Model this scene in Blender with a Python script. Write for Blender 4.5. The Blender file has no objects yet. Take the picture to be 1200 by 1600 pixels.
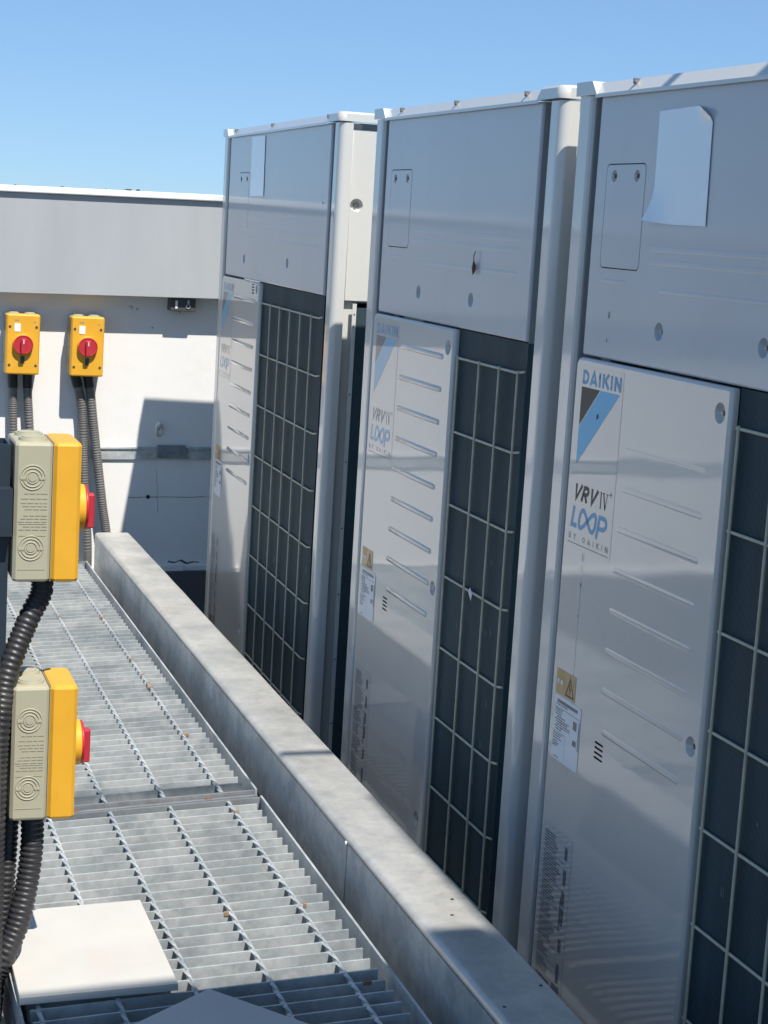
import bpy, math, random
from math import sin, cos, pi, radians
from mathutils import Vector, Matrix
from mathutils.geometry import tessellate_polygon
random.seed(7)
S = bpy.context.scene
COL = S.collection
ZC = 1.5                                    # height of the lens above the roof

# ------------------------------------------------------------------ camera, sky, sun
yaw, pitch, roll = -0.3151, 0.1587, 0.0604
F = Vector((-sin(yaw)*cos(pitch), cos(yaw)*cos(pitch), -sin(pitch)))
R0 = Vector((cos(yaw), sin(yaw), 0)); U0 = R0.cross(F)
R = R0*cos(roll) + U0*sin(roll); U = -R0*sin(roll) + U0*cos(roll)
cd = bpy.data.cameras.new('camera'); cam = bpy.data.objects.new('camera', cd); COL.objects.link(cam)
cd.sensor_fit = 'VERTICAL'; cd.sensor_height = 24; cd.lens = 24*2804.9/1600
cd.clip_start = .02; cd.clip_end = 2000
M = Matrix((R, U, -F)).transposed().to_4x4(); M.translation = Vector((-1.0923, 0, ZC))
cam.matrix_world = M
S.camera = cam

SUN = Vector((.23, -1, 1.70)).normalized()
w = bpy.data.worlds.new('World'); S.world = w; w.use_nodes = True
nt = w.node_tree; bg = nt.nodes['Background']
sky = nt.nodes.new('ShaderNodeTexSky'); sky.sky_type = 'NISHITA'; sky.sun_disc = False
sky.sun_elevation = math.asin(SUN.z); sky.sun_rotation = math.atan2(SUN.x, SUN.y)
sky.air_density = .7; sky.dust_density = 0; sky.ozone_density = 6; sky.altitude = 300
tint = nt.nodes.new('ShaderNodeMix'); tint.data_type = 'RGBA'; tint.blend_type = 'MULTIPLY'; tint.inputs[0].default_value = 1
tint.inputs[7].default_value = (.70, .975, 1.26, 1)      # the phone's cool rendering of the whole sky
gm = nt.nodes.new('ShaderNodeGamma'); gm.inputs[1].default_value = .5      # hazy, even sky
nt.links.new(sky.outputs[0], gm.inputs[0]); nt.links.new(gm.outputs[0], tint.inputs[6]); nt.links.new(tint.outputs[2], bg.inputs[0]); bg.inputs[1].default_value = .15
sl = bpy.data.lights.new('sun', 'SUN'); sl.energy = 3.9; sl.angle = radians(.53); sl.color = (1, .955, .885)
so = bpy.data.objects.new('sun', sl); COL.objects.link(so)
so.rotation_euler = SUN.to_track_quat('Z', 'Y').to_euler(); so.location = (1, -5, 9)
S.view_settings.view_transform = 'Standard'; S.view_settings.look = 'None'
S.view_settings.gamma = 1; S.view_settings.exposure = .78; S.view_settings.use_curve_mapping = False
S.render.engine = 'CYCLES'

# ------------------------------------------------------------------ materials
def mat(name, col, rough=.5, metal=0, var=.0, vscale=6, bump=0, bscale=40, coat=0, coat_rough=.03,
        wave=0, wscale=2, world=False, stretch=(1, 1, 1), dirt=None, dirt_amt=0, dscale=3, spangle_shade=0, rvar=0, spec=.5):
    m = bpy.data.materials.new(name); m.use_nodes = True
    n = m.node_tree.nodes; l = m.node_tree.links; p = n['Principled BSDF']
    p.inputs['Roughness'].default_value = rough; p.inputs['Metallic'].default_value = metal
    p.inputs['Specular IOR Level'].default_value = spec
    tc = n.new('ShaderNodeTexCoord'); mp = n.new('ShaderNodeMapping'); mp.inputs['Scale'].default_value = stretch
    if world: l.new(n.new('ShaderNodeNewGeometry').outputs['Position'], mp.inputs[0])
    else: l.new(tc.outputs['Object'], mp.inputs[0])
    def noise(sc, det=6, ro=.6):
        x = n.new('ShaderNodeTexNoise'); x.inputs['Scale'].default_value = sc; x.inputs['Detail'].default_value = det
        x.inputs['Roughness'].default_value = ro; l.new(mp.outputs[0], x.inputs['Vector']); return x
    rgb = n.new('ShaderNodeRGB'); rgb.outputs[0].default_value = (*col, 1); cur = rgb.outputs[0]
    def mix(fac, c2, kind='MIX'):
        nonlocal cur
        x = n.new('ShaderNodeMix'); x.data_type = 'RGBA'; x.blend_type = kind
        l.new(fac, x.inputs[0]); l.new(cur, x.inputs[6]); x.inputs[7].default_value = (*c2, 1); cur = x.outputs[2]
    def ramp(src, a, b, amt=1.0):
        x = n.new('ShaderNodeMapRange'); x.inputs[1].default_value = a; x.inputs[2].default_value = b
        x.inputs[4].default_value = amt; l.new(src, x.inputs[0]); return x.outputs[0]
    if var:
        mix(ramp(noise(vscale).outputs[0], .35, .7, 1), tuple(max(0, c*(1-var)) for c in col))
    if spangle_shade:
        v = n.new('ShaderNodeTexVoronoi'); v.inputs['Scale'].default_value = 75; l.new(mp.outputs[0], v.inputs['Vector'])
        sp = n.new('ShaderNodeSeparateColor'); l.new(v.outputs['Color'], sp.inputs[0])
        mix(ramp(sp.outputs[0], 0, 1, spangle_shade), tuple(min(1, c*1.6) for c in col))
        mix(ramp(noise(9, 6, .7).outputs[0], .42, .72, .6), tuple(min(1, c*1.4) for c in (col[0], col[1], col[2])))
        mix(ramp(noise(6, 7, .75).outputs[0], .46, .64, min(.85, spangle_shade*2.1)), (col[0]*.50, col[1]*.58, col[2]*.63))  # large dark patches: steel mottling plus patchy walkway shade put into the colour
        mix(ramp(noise(19, 3, .5).outputs[0], .54, .62, spangle_shade*1.1), (col[0]*.72, col[1]*.82, col[2]*.86))
        mix(ramp(noise(30, 4, .6).outputs[0], .5, .8, .4), tuple(c*.62 for c in col))
    if dirt:
        mix(ramp(noise(dscale, 8, .7).outputs[0], .55, .75, dirt_amt), dirt)
    l.new(cur, p.inputs['Base Color'])
    if rvar:
        x = n.new('ShaderNodeMapRange'); x.inputs[3].default_value = max(.02, rough-rvar); x.inputs[4].default_value = rough+rvar
        l.new(noise(9).outputs[0], x.inputs[0]); l.new(x.outputs[0], p.inputs['Roughness'])
    nrm = None
    if wave:
        b = n.new('ShaderNodeBump'); b.inputs['Strength'].default_value = 1; b.inputs['Distance'].default_value = wave
        l.new(noise(wscale, 1.5, .4).outputs[0], b.inputs['Height']); nrm = b.outputs[0]
    if bump:
        b = n.new('ShaderNodeBump'); b.inputs['Strength'].default_value = .6; b.inputs['Distance'].default_value = bump
        l.new(noise(bscale, 5).outputs[0], b.inputs['Height'])
        if nrm: l.new(nrm, b.inputs['Normal'])
        nrm = b.outputs[0]
    if nrm: l.new(nrm, p.inputs['Normal'])
    if coat:
        p.inputs['Coat IOR'].default_value = 1.65 if coat == 1 else 1.5
        p.inputs['Coat Weight'].default_value = coat; p.inputs['Coat Roughness'].default_value = coat_rough
        if nrm: l.new(nrm, p.inputs['Coat Normal'])
    return m

MT = {}
MT['paint'] = mat('cream_paint', (.62, .615, .58), .38, var=.05, vscale=3, bump=.0002, bscale=60, coat=1, coat_rough=.06)
MT['panel'] = mat('satin_upper_panel', (.58, .59, .595), .4, var=.05, vscale=2.5, wave=.0012, wscale=3.0, bump=.00004, bscale=260, coat=.6, coat_rough=.07, dirt=(.48, .48, .46), dirt_amt=.35, dscale=5)
MT['cover'] = mat('glossy_cover_panel', (.63, .60, .545), .4, var=.04, vscale=2.5, wave=.0019, wscale=2.6, bump=.00002, bscale=240, coat=1, coat_rough=.028, dirt=(.47, .46, .43), dirt_amt=.4, dscale=4,
                  stretch=(1, 1, 1.5))
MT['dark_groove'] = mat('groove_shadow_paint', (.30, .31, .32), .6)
MT["wire"] = mat("wire_coating", (.58, .55, .42), .5, var=.25, vscale=30)
MT['screw'] = mat('zinc_screw', (.33, .33, .33), .4, metal=.8, var=.3, vscale=300)
MT['black'] = mat('black_plastic', (.012, .012, .014), .5)
MT['blue'] = mat('logo_blue', (.01, .30, .58), .4, coat=.4, spec=.25)
MT['cyan'] = mat('logo_light_blue', (.02, .44, .74), .4, coat=.4, spec=.25)
MT['charcoal'] = mat('logo_charcoal', (.04, .036, .04), .5, coat=.15, spec=.25)
MT['greyprint'] = mat('grey_print', (.20, .21, .22), .4, coat=.4, spec=.25)
MT['textprint'] = mat('small_print', (.13, .14, .15), .5, coat=.5)
MT['blue_faded'] = mat('glare_logo_blue', (.13, .36, .60), .4, coat=.6)  # paler logos for the other two units: reflected glare put into the colour
MT['cyan_faded'] = mat('glare_logo_light_blue', (.20, .50, .70), .4, coat=.6)
MT['charcoal_faded'] = mat('glare_logo_charcoal', (.17, .17, .18), .4, coat=.6)
MT['film'] = mat('sticker_film', (.55, .535, .495), .35, coat=1, coat_rough=.02)
MT['white_label'] = mat('white_label_paper', (.76, .80, .84), .4, var=.05, vscale=30, coat=.3)
MT['orange_label'] = mat('orange_warning_label', (.58, .36, .15), .4, var=.2, vscale=60, coat=.3)
MT['label_tri'] = mat('warning_yellow', (.62, .47, .10), .5)
MT['blue_paper'] = mat('pale_blue_sheet', (.88, .96, 1.0), .4, var=.03, vscale=4, coat=1, coat_rough=.25)
MT['wall'] = mat('white_render', (.80, .78, .745), .85, var=.05, vscale=2.2, bump=.0012, bscale=25, dirt=(.60, .57, .52), dirt_amt=.45, dscale=3.5)
MT['coping'] = mat('white_coping', (.82, .82, .80), .6, dirt=(.3, .28, .25), dirt_amt=.5, dscale=9)
MT['facia'] = mat('grey_facia', (.41, .43, .435), .55, var=.12, vscale=2.4, stretch=(2.6, 1, .5), bump=.0003, bscale=12)
MT['galv'] = mat('galvanised_steel', (.50, .515, .505), .42, world=True, metal=.35, spangle_shade=.35, bump=.0003, bscale=70, rvar=.12)
MT['galv_beam'] = mat('galvanised_beam', (.52, .505, .465), .36, world=True, metal=.4, spangle_shade=.2, dirt=(.50, .44, .34), dirt_amt=.45, dscale=5, bump=.0004, bscale=30, rvar=.14)
MT['galv_old'] = mat('dull_galvanised', (.24, .25, .26), .55, metal=.3, spangle_shade=.2, dirt=(.12, .09, .07), dirt_amt=.6, dscale=14)
MT['floor'] = mat('bitumen_roof', (.10, .105, .11), .9, var=.3, vscale=1.5, bump=.003, bscale=60, dirt=(.2, .19, .17), dirt_amt=.5, dscale=1.2)
MT['yellow'] = mat('yellow_plastic', (.76, .39, .028), .42, var=.08, vscale=20, bump=.0001, bscale=120, dirt=(.75, .33, .02), dirt_amt=.5, dscale=12)
MT['beige'] = mat('beige_plastic', (.41, .385, .27), .5, var=.06, vscale=25)
MT['beige_dark'] = mat('beige_relief', (.30, .285, .20), .55)
MT['red'] = mat('red_plastic', (.47, .028, .04), .4)
MT['conduit'] = mat('grey_conduit', (.16, .155, .145), .55, var=.25, vscale=12)
MT['conduit_dark'] = mat('dark_conduit', (.035, .034, .036), .42, var=.3, vscale=9, dirt=(.16, .15, .13), dirt_amt=.4, dscale=10)
MT['navy'] = mat('dark_blue_steel', (.03, .045, .06), .4, metal=.2, var=.2, vscale=8)
MT['tile'] = mat('cream_marble', (.56, .54, .49), .4, var=.10, vscale=7, dirt=(.60, .48, .40), dirt_amt=.55, dscale=9, bump=.0003, bscale=60)
MT['tile_edge'] = MT['tile']
MT['dry'] = mat('dry_leaf', (.12, .06, .035), .8)
MT['rust_pale'] = mat('light_rust', (.34, .22, .13), .9, var=.4, vscale=60)
MT['rust'] = mat('rusty_steel', (.23, .09, .035), .85, var=.4, vscale=20)
MT['socket'] = mat('dark_grey_socket', (.06, .062, .066), .5)
MT['green'] = mat('green_cable', (.02, .18, .10), .5)
MT['white_pl'] = mat('white_plastic', (.8, .8, .78), .5)

# coil: dark fins with fine vertical lines
def coil_mat():
    m = bpy.data.materials.new('coil_fins'); m.use_nodes = True
    n = m.node_tree.nodes; l = m.node_tree.links; p = n['Principled BSDF']
    tc = n.new('ShaderNodeTexCoord')
    wv = n.new('ShaderNodeTexWave'); wv.inputs['Scale'].default_value = 110; wv.inputs['Distortion'].default_value = .3
    wv.bands_direction = 'X'; l.new(tc.outputs['Object'], wv.inputs[0])
    nz = n.new('ShaderNodeTexNoise'); nz.inputs['Scale'].default_value = 5; nz.inputs['Detail'].default_value = 8
    mp = n.new('ShaderNodeMapping'); mp.inputs['Scale'].default_value = (3, 1, .4)
    l.new(tc.outputs['Object'], mp.inputs[0]); l.new(mp.outputs[0], nz.inputs['Vector'])
    r = n.new('ShaderNodeValToRGB'); r.color_ramp.elements[0].color = (.034, .066, .080, 1); r.color_ramp.elements[1].color = (.075, .125, .142, 1)
    r.color_ramp.elements[0].position = .3; r.color_ramp.elements[1].position = .75
    l.new(nz.outputs[0], r.inputs[0])
    x = n.new('ShaderNodeMix'); x.data_type = 'RGBA'; x.blend_type = 'MULTIPLY'; x.inputs[0].default_value = .6
    l.new(r.outputs[0], x.inputs[6]); l.new(wv.outputs[0], x.inputs[7]); l.new(x.outputs[2], p.inputs['Base Color'])
    b = n.new('ShaderNodeBump'); b.inputs['Distance'].default_value = .0008; b.inputs['Strength'].default_value = .7
    l.new(wv.outputs[1], b.inputs['Height']); l.new(b.outputs[0], p.inputs['Normal'])
    p.inputs['Roughness'].default_value = .6; p.inputs['Specular IOR Level'].default_value = .2
    return m
MT['coil'] = coil_mat(); MT['fin_glint'] = mat('scuffed_fin_glints', (.20, .23, .24), .5, metal=.4)

# ------------------------------------------------------------------ mesh helpers
class MB:
    def __init__(s): s.v = []; s.f = []; s.sm = []
    def add(s, vs, fs, smooth=False):
        b = len(s.v); s.v += [tuple(p) for p in vs]
        s.f += [tuple(i+b for i in f) for f in fs]; s.sm += [smooth]*len(fs)
    def box(s, x0, x1, y0, y1, z0, z1, bev=0):
        if bev:
            # chamfered box: rounded in the three directions by a loop stack
            b = bev; L = []
            def loop(i, z):
                X0, X1, Y0, Y1 = x0+i, x1-i, y0+i, y1-i; c = b
                return [(X0+c, Y0, z), (X1-c, Y0, z), (X1, Y0+c, z), (X1, Y1-c, z), (X1-c, Y1, z), (X0+c, Y1, z), (X0, Y1-c, z), (X0, Y0+c, z)]
            loops = [loop(b, z0), loop(b*.3, z0+b*.3), loop(0, z0+b), loop(0, z1-b), loop(b*.3, z1-b*.3), loop(b, z1)]
            vs = sum(loops, []); fs = []
            for k in range(5):
                for i in range(8): fs.append((k*8+i, k*8+(i+1) % 8, (k+1)*8+(i+1) % 8, (k+1)*8+i))
            fs.append(tuple(range(7, -1, -1))); fs.append(tuple(range(40, 48)))
            s.add(vs, fs); return s
        vs = [(x, y, z) for z in (z0, z1) for y in (y0, y1) for x in (x0, x1)]
        s.add(vs, [(0, 2, 3, 1), (4, 5, 7, 6), (0, 1, 5, 4), (2, 6, 7, 3), (0, 4, 6, 2), (1, 3, 7, 5)]); return s
    def prism(s, poly, z0, z1, axis='z', smooth=False):
        n = len(poly)
        f = {'z': lambda a, b, c: (a, b, c), 'x': lambda a, b, c: (c, a, b), 'y': lambda a, b, c: (a, c, b)}[axis]
        vs = [f(a, b, z0) for a, b in poly]+[f(a, b, z1) for a, b in poly]
        s.add(vs, [(i, (i+1) % n, n+(i+1) % n, n+i) for i in range(n)], smooth)
        s.add(vs, [tuple(range(n-1, -1, -1)), tuple(range(n, 2*n))]); return s
    def cyl(s, c, axis, r, h, n=20, r2=None, smooth=True):
        """from c along +axis"""
        c = Vector(c); a = Vector(axis).normalized(); t = a.orthogonal().normalized(); u = a.cross(t)
        r2 = r if r2 is None else r2
        A = [c+(t*cos(2*pi*i/n)+u*sin(2*pi*i/n))*r for i in range(n)]
        B = [c+a*h+(t*cos(2*pi*i/n)+u*sin(2*pi*i/n))*r2 for i in range(n)]
        s.add(A+B, [(i, (i+1) % n, n+(i+1) % n, n+i) for i in range(n)], smooth)
        s.add(A, [tuple(range(n-1, -1, -1))]); s.add(B, [tuple(range(n))]); return s
    def torus(s, c, axis, R_, r, n=20, m=6):
        c = Vector(c); a = Vector(axis).normalized(); t = a.orthogonal().normalized(); u = a.cross(t)
        vs = []; fs = []
        for i in range(n):
            d = t*cos(2*pi*i/n)+u*sin(2*pi*i/n)
            for j in range(m):
                vs.append(c+d*(R_+r*cos(2*pi*j/m))+a*r*sin(2*pi*j/m))
        for i in range(n):
            for j in range(m):
                fs.append((i*m+j, ((i+1) % n)*m+j, ((i+1) % n)*m+(j+1) % m, i*m+(j+1) % m))
        s.add(vs, fs, True); return s
    def tube(s, pts, rad, n=12, cap=True):
        """rad: number or list"""
        pts = [Vector(p) for p in pts]; N = len(pts); vs = []; fs = []
        t0 = (pts[1]-pts[0]).normalized(); u = t0.orthogonal().normalized()
        for i, p in enumerate(pts):
            t = (pts[min(i+1, N-1)]-pts[max(i-1, 0)]).normalized()
            u = (u-t*u.dot(t)).normalized(); v = t.cross(u)
            r = rad[i] if isinstance(rad, (list, tuple)) else rad
            vs += [p+(u*cos(2*pi*k/n)+v*sin(2*pi*k/n))*r for k in range(n)]
        for i in range(N-1):
            for k in range(n): fs.append((i*n+k, i*n+(k+1) % n, (i+1)*n+(k+1) % n, (i+1)*n+k))
        s.add(vs, fs, True)
        if cap: s.add(vs[:n], [tuple(range(n-1, -1, -1))]); s.add(vs[-n:], [tuple(range(n))])
        return s
    def mesh(s, name, m):
        me = bpy.data.meshes.new(name); me.from_pydata(s.v, [], s.f); me.polygons.foreach_set('use_smooth', s.sm)
        me.materials.append(MT[m] if isinstance(m, str) else m); me.update(); return me
    def build(s, name, m, parent=None, **kw):
        return put(name, s.mesh(name, m), parent, **kw)

def put(name, me, parent=None, loc=(0, 0, 0), rot=(0, 0, 0), **props):
    o = bpy.data.objects.new(name, me); COL.objects.link(o); o.parent = parent
    o.location = loc; o.rotation_euler = rot
    for k, v in props.items(): o[k] = v
    return o
def thing(name, label, cat, loc=(0, 0, 0), rot=(0, 0, 0), group=None):
    o = put(name, None, None, loc, rot, label=label, category=cat)
    if group: o['group'] = group
    return o
def catmull(P, step=.004):
    P = [Vector(p) for p in P]; P = [P[0]*2-P[1]]+P+[P[-1]*2-P[-2]]; out = []
    for i in range(1, len(P)-2):
        n = max(2, int((P[i+1]-P[i]).length/step))
        for k in range(n):
            t = k/n; a, b, c, d = P[i-1], P[i], P[i+1], P[i+2]
            out.append(.5*((2*b)+(c-a)*t+(2*a-5*b+4*c-d)*t*t+(-a+3*b-3*c+d)*t**3))
    out.append(P[-2]); return out
def corrugated(pts, r, pitch=.0075, amp=.0022):
    c = catmull(pts, pitch/4)
    prof = [r, r-amp*.2, r-amp, r-amp*.2]
    return MB().tube(c, [prof[i % 4] for i in range(len(c))], 14)

def rrect(x0, x1, z0, z1, r, n=4):
    rs = r if isinstance(r, (list, tuple)) else [r]*4; P = []
    for (cx, cz, a0, q) in ((x1, z0, -90, rs[0]), (x1, z1, 0, rs[1]), (x0, z1, 90, rs[2]), (x0, z0, 180, rs[3])):
        sx = -1 if cx == x1 else 1; sz = -1 if cz == z1 else 1
        if q <= 0: P.append((cx, cz)); continue
        for k in range(n+1):
            a = radians(a0+90*k/n); P.append((cx+sx*q+q*cos(a), cz+sz*q+q*sin(a)))
    return P
def circ(x, z, r, n=24, rz=None): return [(x+r*cos(2*pi*i/n), z+(rz or r)*sin(2*pi*i/n)) for i in range(n)]

def sheet_panel(mb, outer_fn, d, thick, holes, edge=.004):
    """front face (facing -Y) at y=d with holes; rounded rim back to d+thick. outer_fn(inset)->loop"""
    outer = outer_fn(edge)
    loops = [outer]+[h for h in holes]
    flat = [p for L in loops for p in L]
    tris = tessellate_polygon([[Vector((p[0], p[1], 0)) for p in L] for L in loops])
    fs = []
    for a, b, c in tris:
        A, B, Cc = flat[a], flat[b], flat[c]
        ar = (B[0]-A[0])*(Cc[1]-A[1])-(B[1]-A[1])*(Cc[0]-A[0])
        if abs(ar) < 1e-12: continue
        fs.append((a, b, c) if ar > 0 else (a, c, b))
    mb.add([(p[0], d, p[1]) for p in flat], fs)
    rim = [(edge, d), (edge*.35, d+edge*.3), (0, d+edge), (0, d+thick)]
    n = len(outer); vs = []
    for ins, y in rim: vs += [(p[0], y, p[1]) for p in outer_fn(ins)]
    fs = []
    for k in range(len(rim)-1):
        for i in range(n): fs.append((k*n+i, (k+1)*n+i, (k+1)*n+(i+1) % n, k*n+(i+1) % n))
    mb.add(vs, fs, True)

def dish(mb, x, z, r, d, depth=.009, n=24):
    """concave cup that fills a hole circ(x,z,r)"""
    prof = [(r, 0), (r*.93, depth*.25), (r*.8, depth*.7), (r*.62, depth), (r*.0001, depth)]
    vs = []; fs = []
    for rr, y in prof: vs += [(x+rr*cos(2*pi*i/n), d+y, z+rr*sin(2*pi*i/n)) for i in range(n)]
    for k in range(len(prof)-1):
        for i in range(n): fs.append((k*n+i, k*n+(i+1) % n, (k+1)*n+(i+1) % n, (k+1)*n+i))
    mb.add(vs, fs, True)
def screw(parent, x, z, d, r=.0075, ax=(0, -1, 0), name='screw'):
    m = MB(); m.cyl((0, 0, 0), ax, r, .002, 14); m.cyl(Vector(ax)*.002, ax, r*.62, .0035, 6, smooth=False)
    return m.build(name, 'screw', parent, loc=(x, d, z))
def ridge(mb, x0, x1, z, d, h=.011, proud=.0035):
    """pressed rib: a long low swelling with rounded ends"""
    n = 8; sec = []
    for q in range(7): a = pi*q/6; sec.append((-cos(a)*h/2, sin(a)**1.0*proud))
    xs = [x0, x0+.0015, x0+.005]+[x1-.005, x1-.0015, x1]; sc = [0, .6, 1, 1, .6, 0]
    vs = []; fs = []
    for x, k in zip(xs, sc):
        for zz, pp in sec: vs.append((x, d-pp*k+.0002, z+zz*(.4+.6*k)))
    m = len(sec)
    for i in range(len(xs)-1):
        for j in range(m-1): fs.append((i*m+j, (i+1)*m+j, (i+1)*m+j+1, i*m+j+1))
    mb.add(vs, fs, True)

# --- flat lettering from strokes ---------------------------------
def strip(mb, pts, wdt, y, closed=False):
    P = [Vector((p[0], p[1])) for p in pts]; n = len(P); A = []; B = []
    for i in range(n):
        if closed: a = P[i]-P[i-1]; b = P[(i+1) % n]-P[i]
        else:
            a = P[i]-P[i-1] if i > 0 else P[1]-P[0]
            b = P[i+1]-P[i] if i < n-1 else P[-1]-P[-2]
        a.normalize(); b.normalize(); na = Vector((-a.y, a.x)); nb = Vector((-b.y, b.x)); m = na+nb
        if m.length < .3: m = na
        m.normalize(); k = min(1.8, 1/max(.3, m.dot(na))); A.append(P[i]+m*wdt/2*k); B.append(P[i]-m*wdt/2*k)
    vs = [(p.x, y, p.y) for p in A+B]; q = n if closed else n-1
    mb.add(vs, [(i, n+i, n+(i+1) % n, (i+1) % n) for i in range(q)])
def arc(cx, cz, rx, rz, a0, a1, n=12): return [(cx+rx*cos(radians(a0+(a1-a0)*i/n)), cz+rz*sin(radians(a0+(a1-a0)*i/n))) for i in range(n+1)]
GL = {
 'D': (.66, [[(.12, .12), (.12, .88), (.30, .88)]+arc(.28, .5, .28, .38, 80, -80)+[(.12, .12), (.12, .2)]]),
 'A': (.72, [[(.06, 0), (.36, .93), (.66, 0)], [(.2, .27), (.52, .27)]]),
 'I': (.26, [[(.13, 0), (.13, 1)]]),
 'K': (.68, [[(.12, 0), (.12, 1)], [(.62, 1), (.2, .47)], [(.28, .58), (.64, 0)]]),
 'N': (.72, [[(.12, 0), (.12, 1)], [(.12, .95), (.6, .05)], [(.6, 0), (.6, 1)]]),
 'V': (.66, [[(.05, 1), (.33, .07), (.61, 1)]]),
 'R': (.66, [[(.12, 0), (.12, .9), (.3, .9)]+arc(.34, .68, .2, .22, 80, -80)+[(.14, .46)], [(.32, .44), (.6, 0)]]),
 'L': (.6, [[(.12, 1), (.12, .1), (.56, .1)]]),
 'P': (.64, [[(.12, 0), (.12, .9), (.3, .9)]+arc(.34, .66, .22, .24, 80, -80)+[(.14, .42)]]),
 'B': (.64, [[(.12, .08), (.12, .92), (.3, .92)]+arc(.32, .72, .18, .2, 80, -80)+[(.16, .52)], [(.16, .5), (.32, .5)]+arc(.36, .3, .2, .22, 80, -80)+[(.12, .08)]]),
 'Y': (.66, [[(.05, 1), (.33, .5), (.61, 1)], [(.33, .52), (.33, 0)]]),
}
def word(txt, x0, x1, z0, z1, wd, y, slant=0, gap=.1, wscale=1):
    mb = MB(); tot = sum(GL.get(c, (.5,))[0]*wscale for c in txt)+gap*(len(txt)-1)
    sx = (x1-x0-slant*(z1-z0))/tot; H = z1-z0; cx = 0; k = 0
    for c in txt:
        if c == ' ': cx += .5*wscale+gap; continue
        wg, st = GL[c]
        for s_ in st:
            strip(mb, [(x0+(cx+px*wscale)*sx+slant*pz*H, z0+pz*H) for px, pz in s_], wd*H, y-k*.00002); k += 1
        cx += wg*wscale+gap
    return mb
def quad(mb, P, y): mb.add([(a, y, b) for a, b in P], [tuple(range(len(P)-1, -1, -1))] if area(P) < 0 else [tuple(range(len(P)))])
def area(P): return sum(P[i][0]*P[(i+1) % len(P)][1]-P[(i+1) % len(P)][0]*P[i][1] for i in range(len(P)))
def rect(mb, x0, x1, z0, z1, y): quad(mb, [(x0, z0), (x1, z0), (x1, z1), (x0, z1)], y)
def textlines(mb, x0, x1, z0, z1, pitch, y, th=.45, rnd=None, indent=0, words=True):
    r = rnd or random.Random(3); z = z1
    while z > z0:
        x = x0+(r.random()*indent); e = x1-(x1-x0)*r.random()*.45
        while x < e:
            L = r.uniform(.004, .012) if words else e-x
            rect(mb, x, min(e, x+L), z-pitch*th, z, y); x += L+.0016
        z -= pitch

# ------------------------------------------------------------------ setting
MB().box(-60, 60, -60, 60, -.3, 0).build('roof_floor', 'floor', kind='structure')

YW = 5.5
wall = thing('parapet_wall', 'white rendered roof parapet wall with a grey metal facia band and white coping, behind the walkway end', 'wall',
             (-.25, YW, 0), (0, -.015, 0))
def W(x): return x+.25
MB().box(-6, 5, 0, .2, -.2, ZC-.03+.058).build('masonry', 'wall', wall)
for a, b in ((-6, -3.502), (-3.498, -1.322), (-1.318, .858), (.862, 3.0), (3.004, 5)):
    MB().box(a, b, -.07, -.0, ZC-.262, ZC+.032, .0015).build('facia_panel', 'facia', wall)
cp = MB().box(-6, 5, -.082, .22, ZC+.0325, ZC+.052, .003)
cp.build('coping', 'coping', wall)
# loose grit and bits on the coping
gr = MB(); rr = random.Random(5)
for i in range(16):
    x = rr.uniform(-.7, .55); s = rr.uniform(.003, .008); gr.box(x, x+s*rr.uniform(1, 3), -.078, -.07, ZC+.052, ZC+.052+s*.7)
gr.build('grit', 'socket', wall, kind='stuff')
MB().box(-6, 5, -.007, 0, ZC-.768, ZC-.729).build('rail', 'galv', wall)
MB().box(-6, 5, -.0115, -.007, ZC-.7352, ZC-.731).build('rail_lip', 'galv', wall)
jb = MB().box(W(-.045), W(.045), -.0145, -.0075, ZC-.7625, ZC-.722, .002); jb.box(W(.035), W(.05), -.02, -.0145, ZC-.765, ZC-.73)
jb.build('rail_joint', 'galv_old', wall)
for x in (-.03, .0, .03): MB().cyl((W(x), -.0145, ZC-.745), (0, -1, 0), .004, .003, 8).build('bolt', 'screw', wall)
MB().box(-6, 5, -.03, 0, -.2, ZC-1.122).build('bitumen_upstand', 'floor', wall)
sk = MB()
x = -3.0
while x < 3:
    L = rr.uniform(.08, .22); sk.box(x, x+L-.002, -.012-rr.random()*.006, 0, ZC-1.1215, ZC-1.105+rr.uniform(-.004, .004)); x += L
sk.build('skirting_strip', 'wall', wall)
ck = MB()
def crack(P, wd=.0016):
    for a, b in zip(P, P[1:]):
        strip(ck, [a, b], wd*rr.uniform(.6, 1.4), -.0006)
crack([(W(-.13)+i*.022, ZC-.8885+rr.uniform(-.0012, .0012)) for i in range(14)], .0015)
crack([(W(-.045)+rr.uniform(-.004, .004)+i*.0015, ZC-.80-i*.017) for i in range(9)], .001)
crack([(W(.0)+i*.02, ZC-1.095+rr.uniform(-.006, .006)) for i in range(6)], .005)
ck.build('crack', 'socket', wall)
hl = MB().cyl((W(-.0685), -.0005, ZC-.887), (0, -1, 0), .0065, .0012, 9); hl.build('drill_hole', 'black', wall)
sc = MB()
for (x, z, s) in ((-.14, -.30, .006), (-.12, -.305, .004), (.012, -.308, .005), (-.07, -.36, .003)):
    strip(sc, [(W(x), ZC+z), (W(x)+s*.6, ZC+z+s), (W(x)+s*1.6, ZC+z+s*.7), (W(x)+s*1.2, ZC+z-s)], .0016, -.0006)
sc.build('scuff', 'socket', wall)

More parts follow.
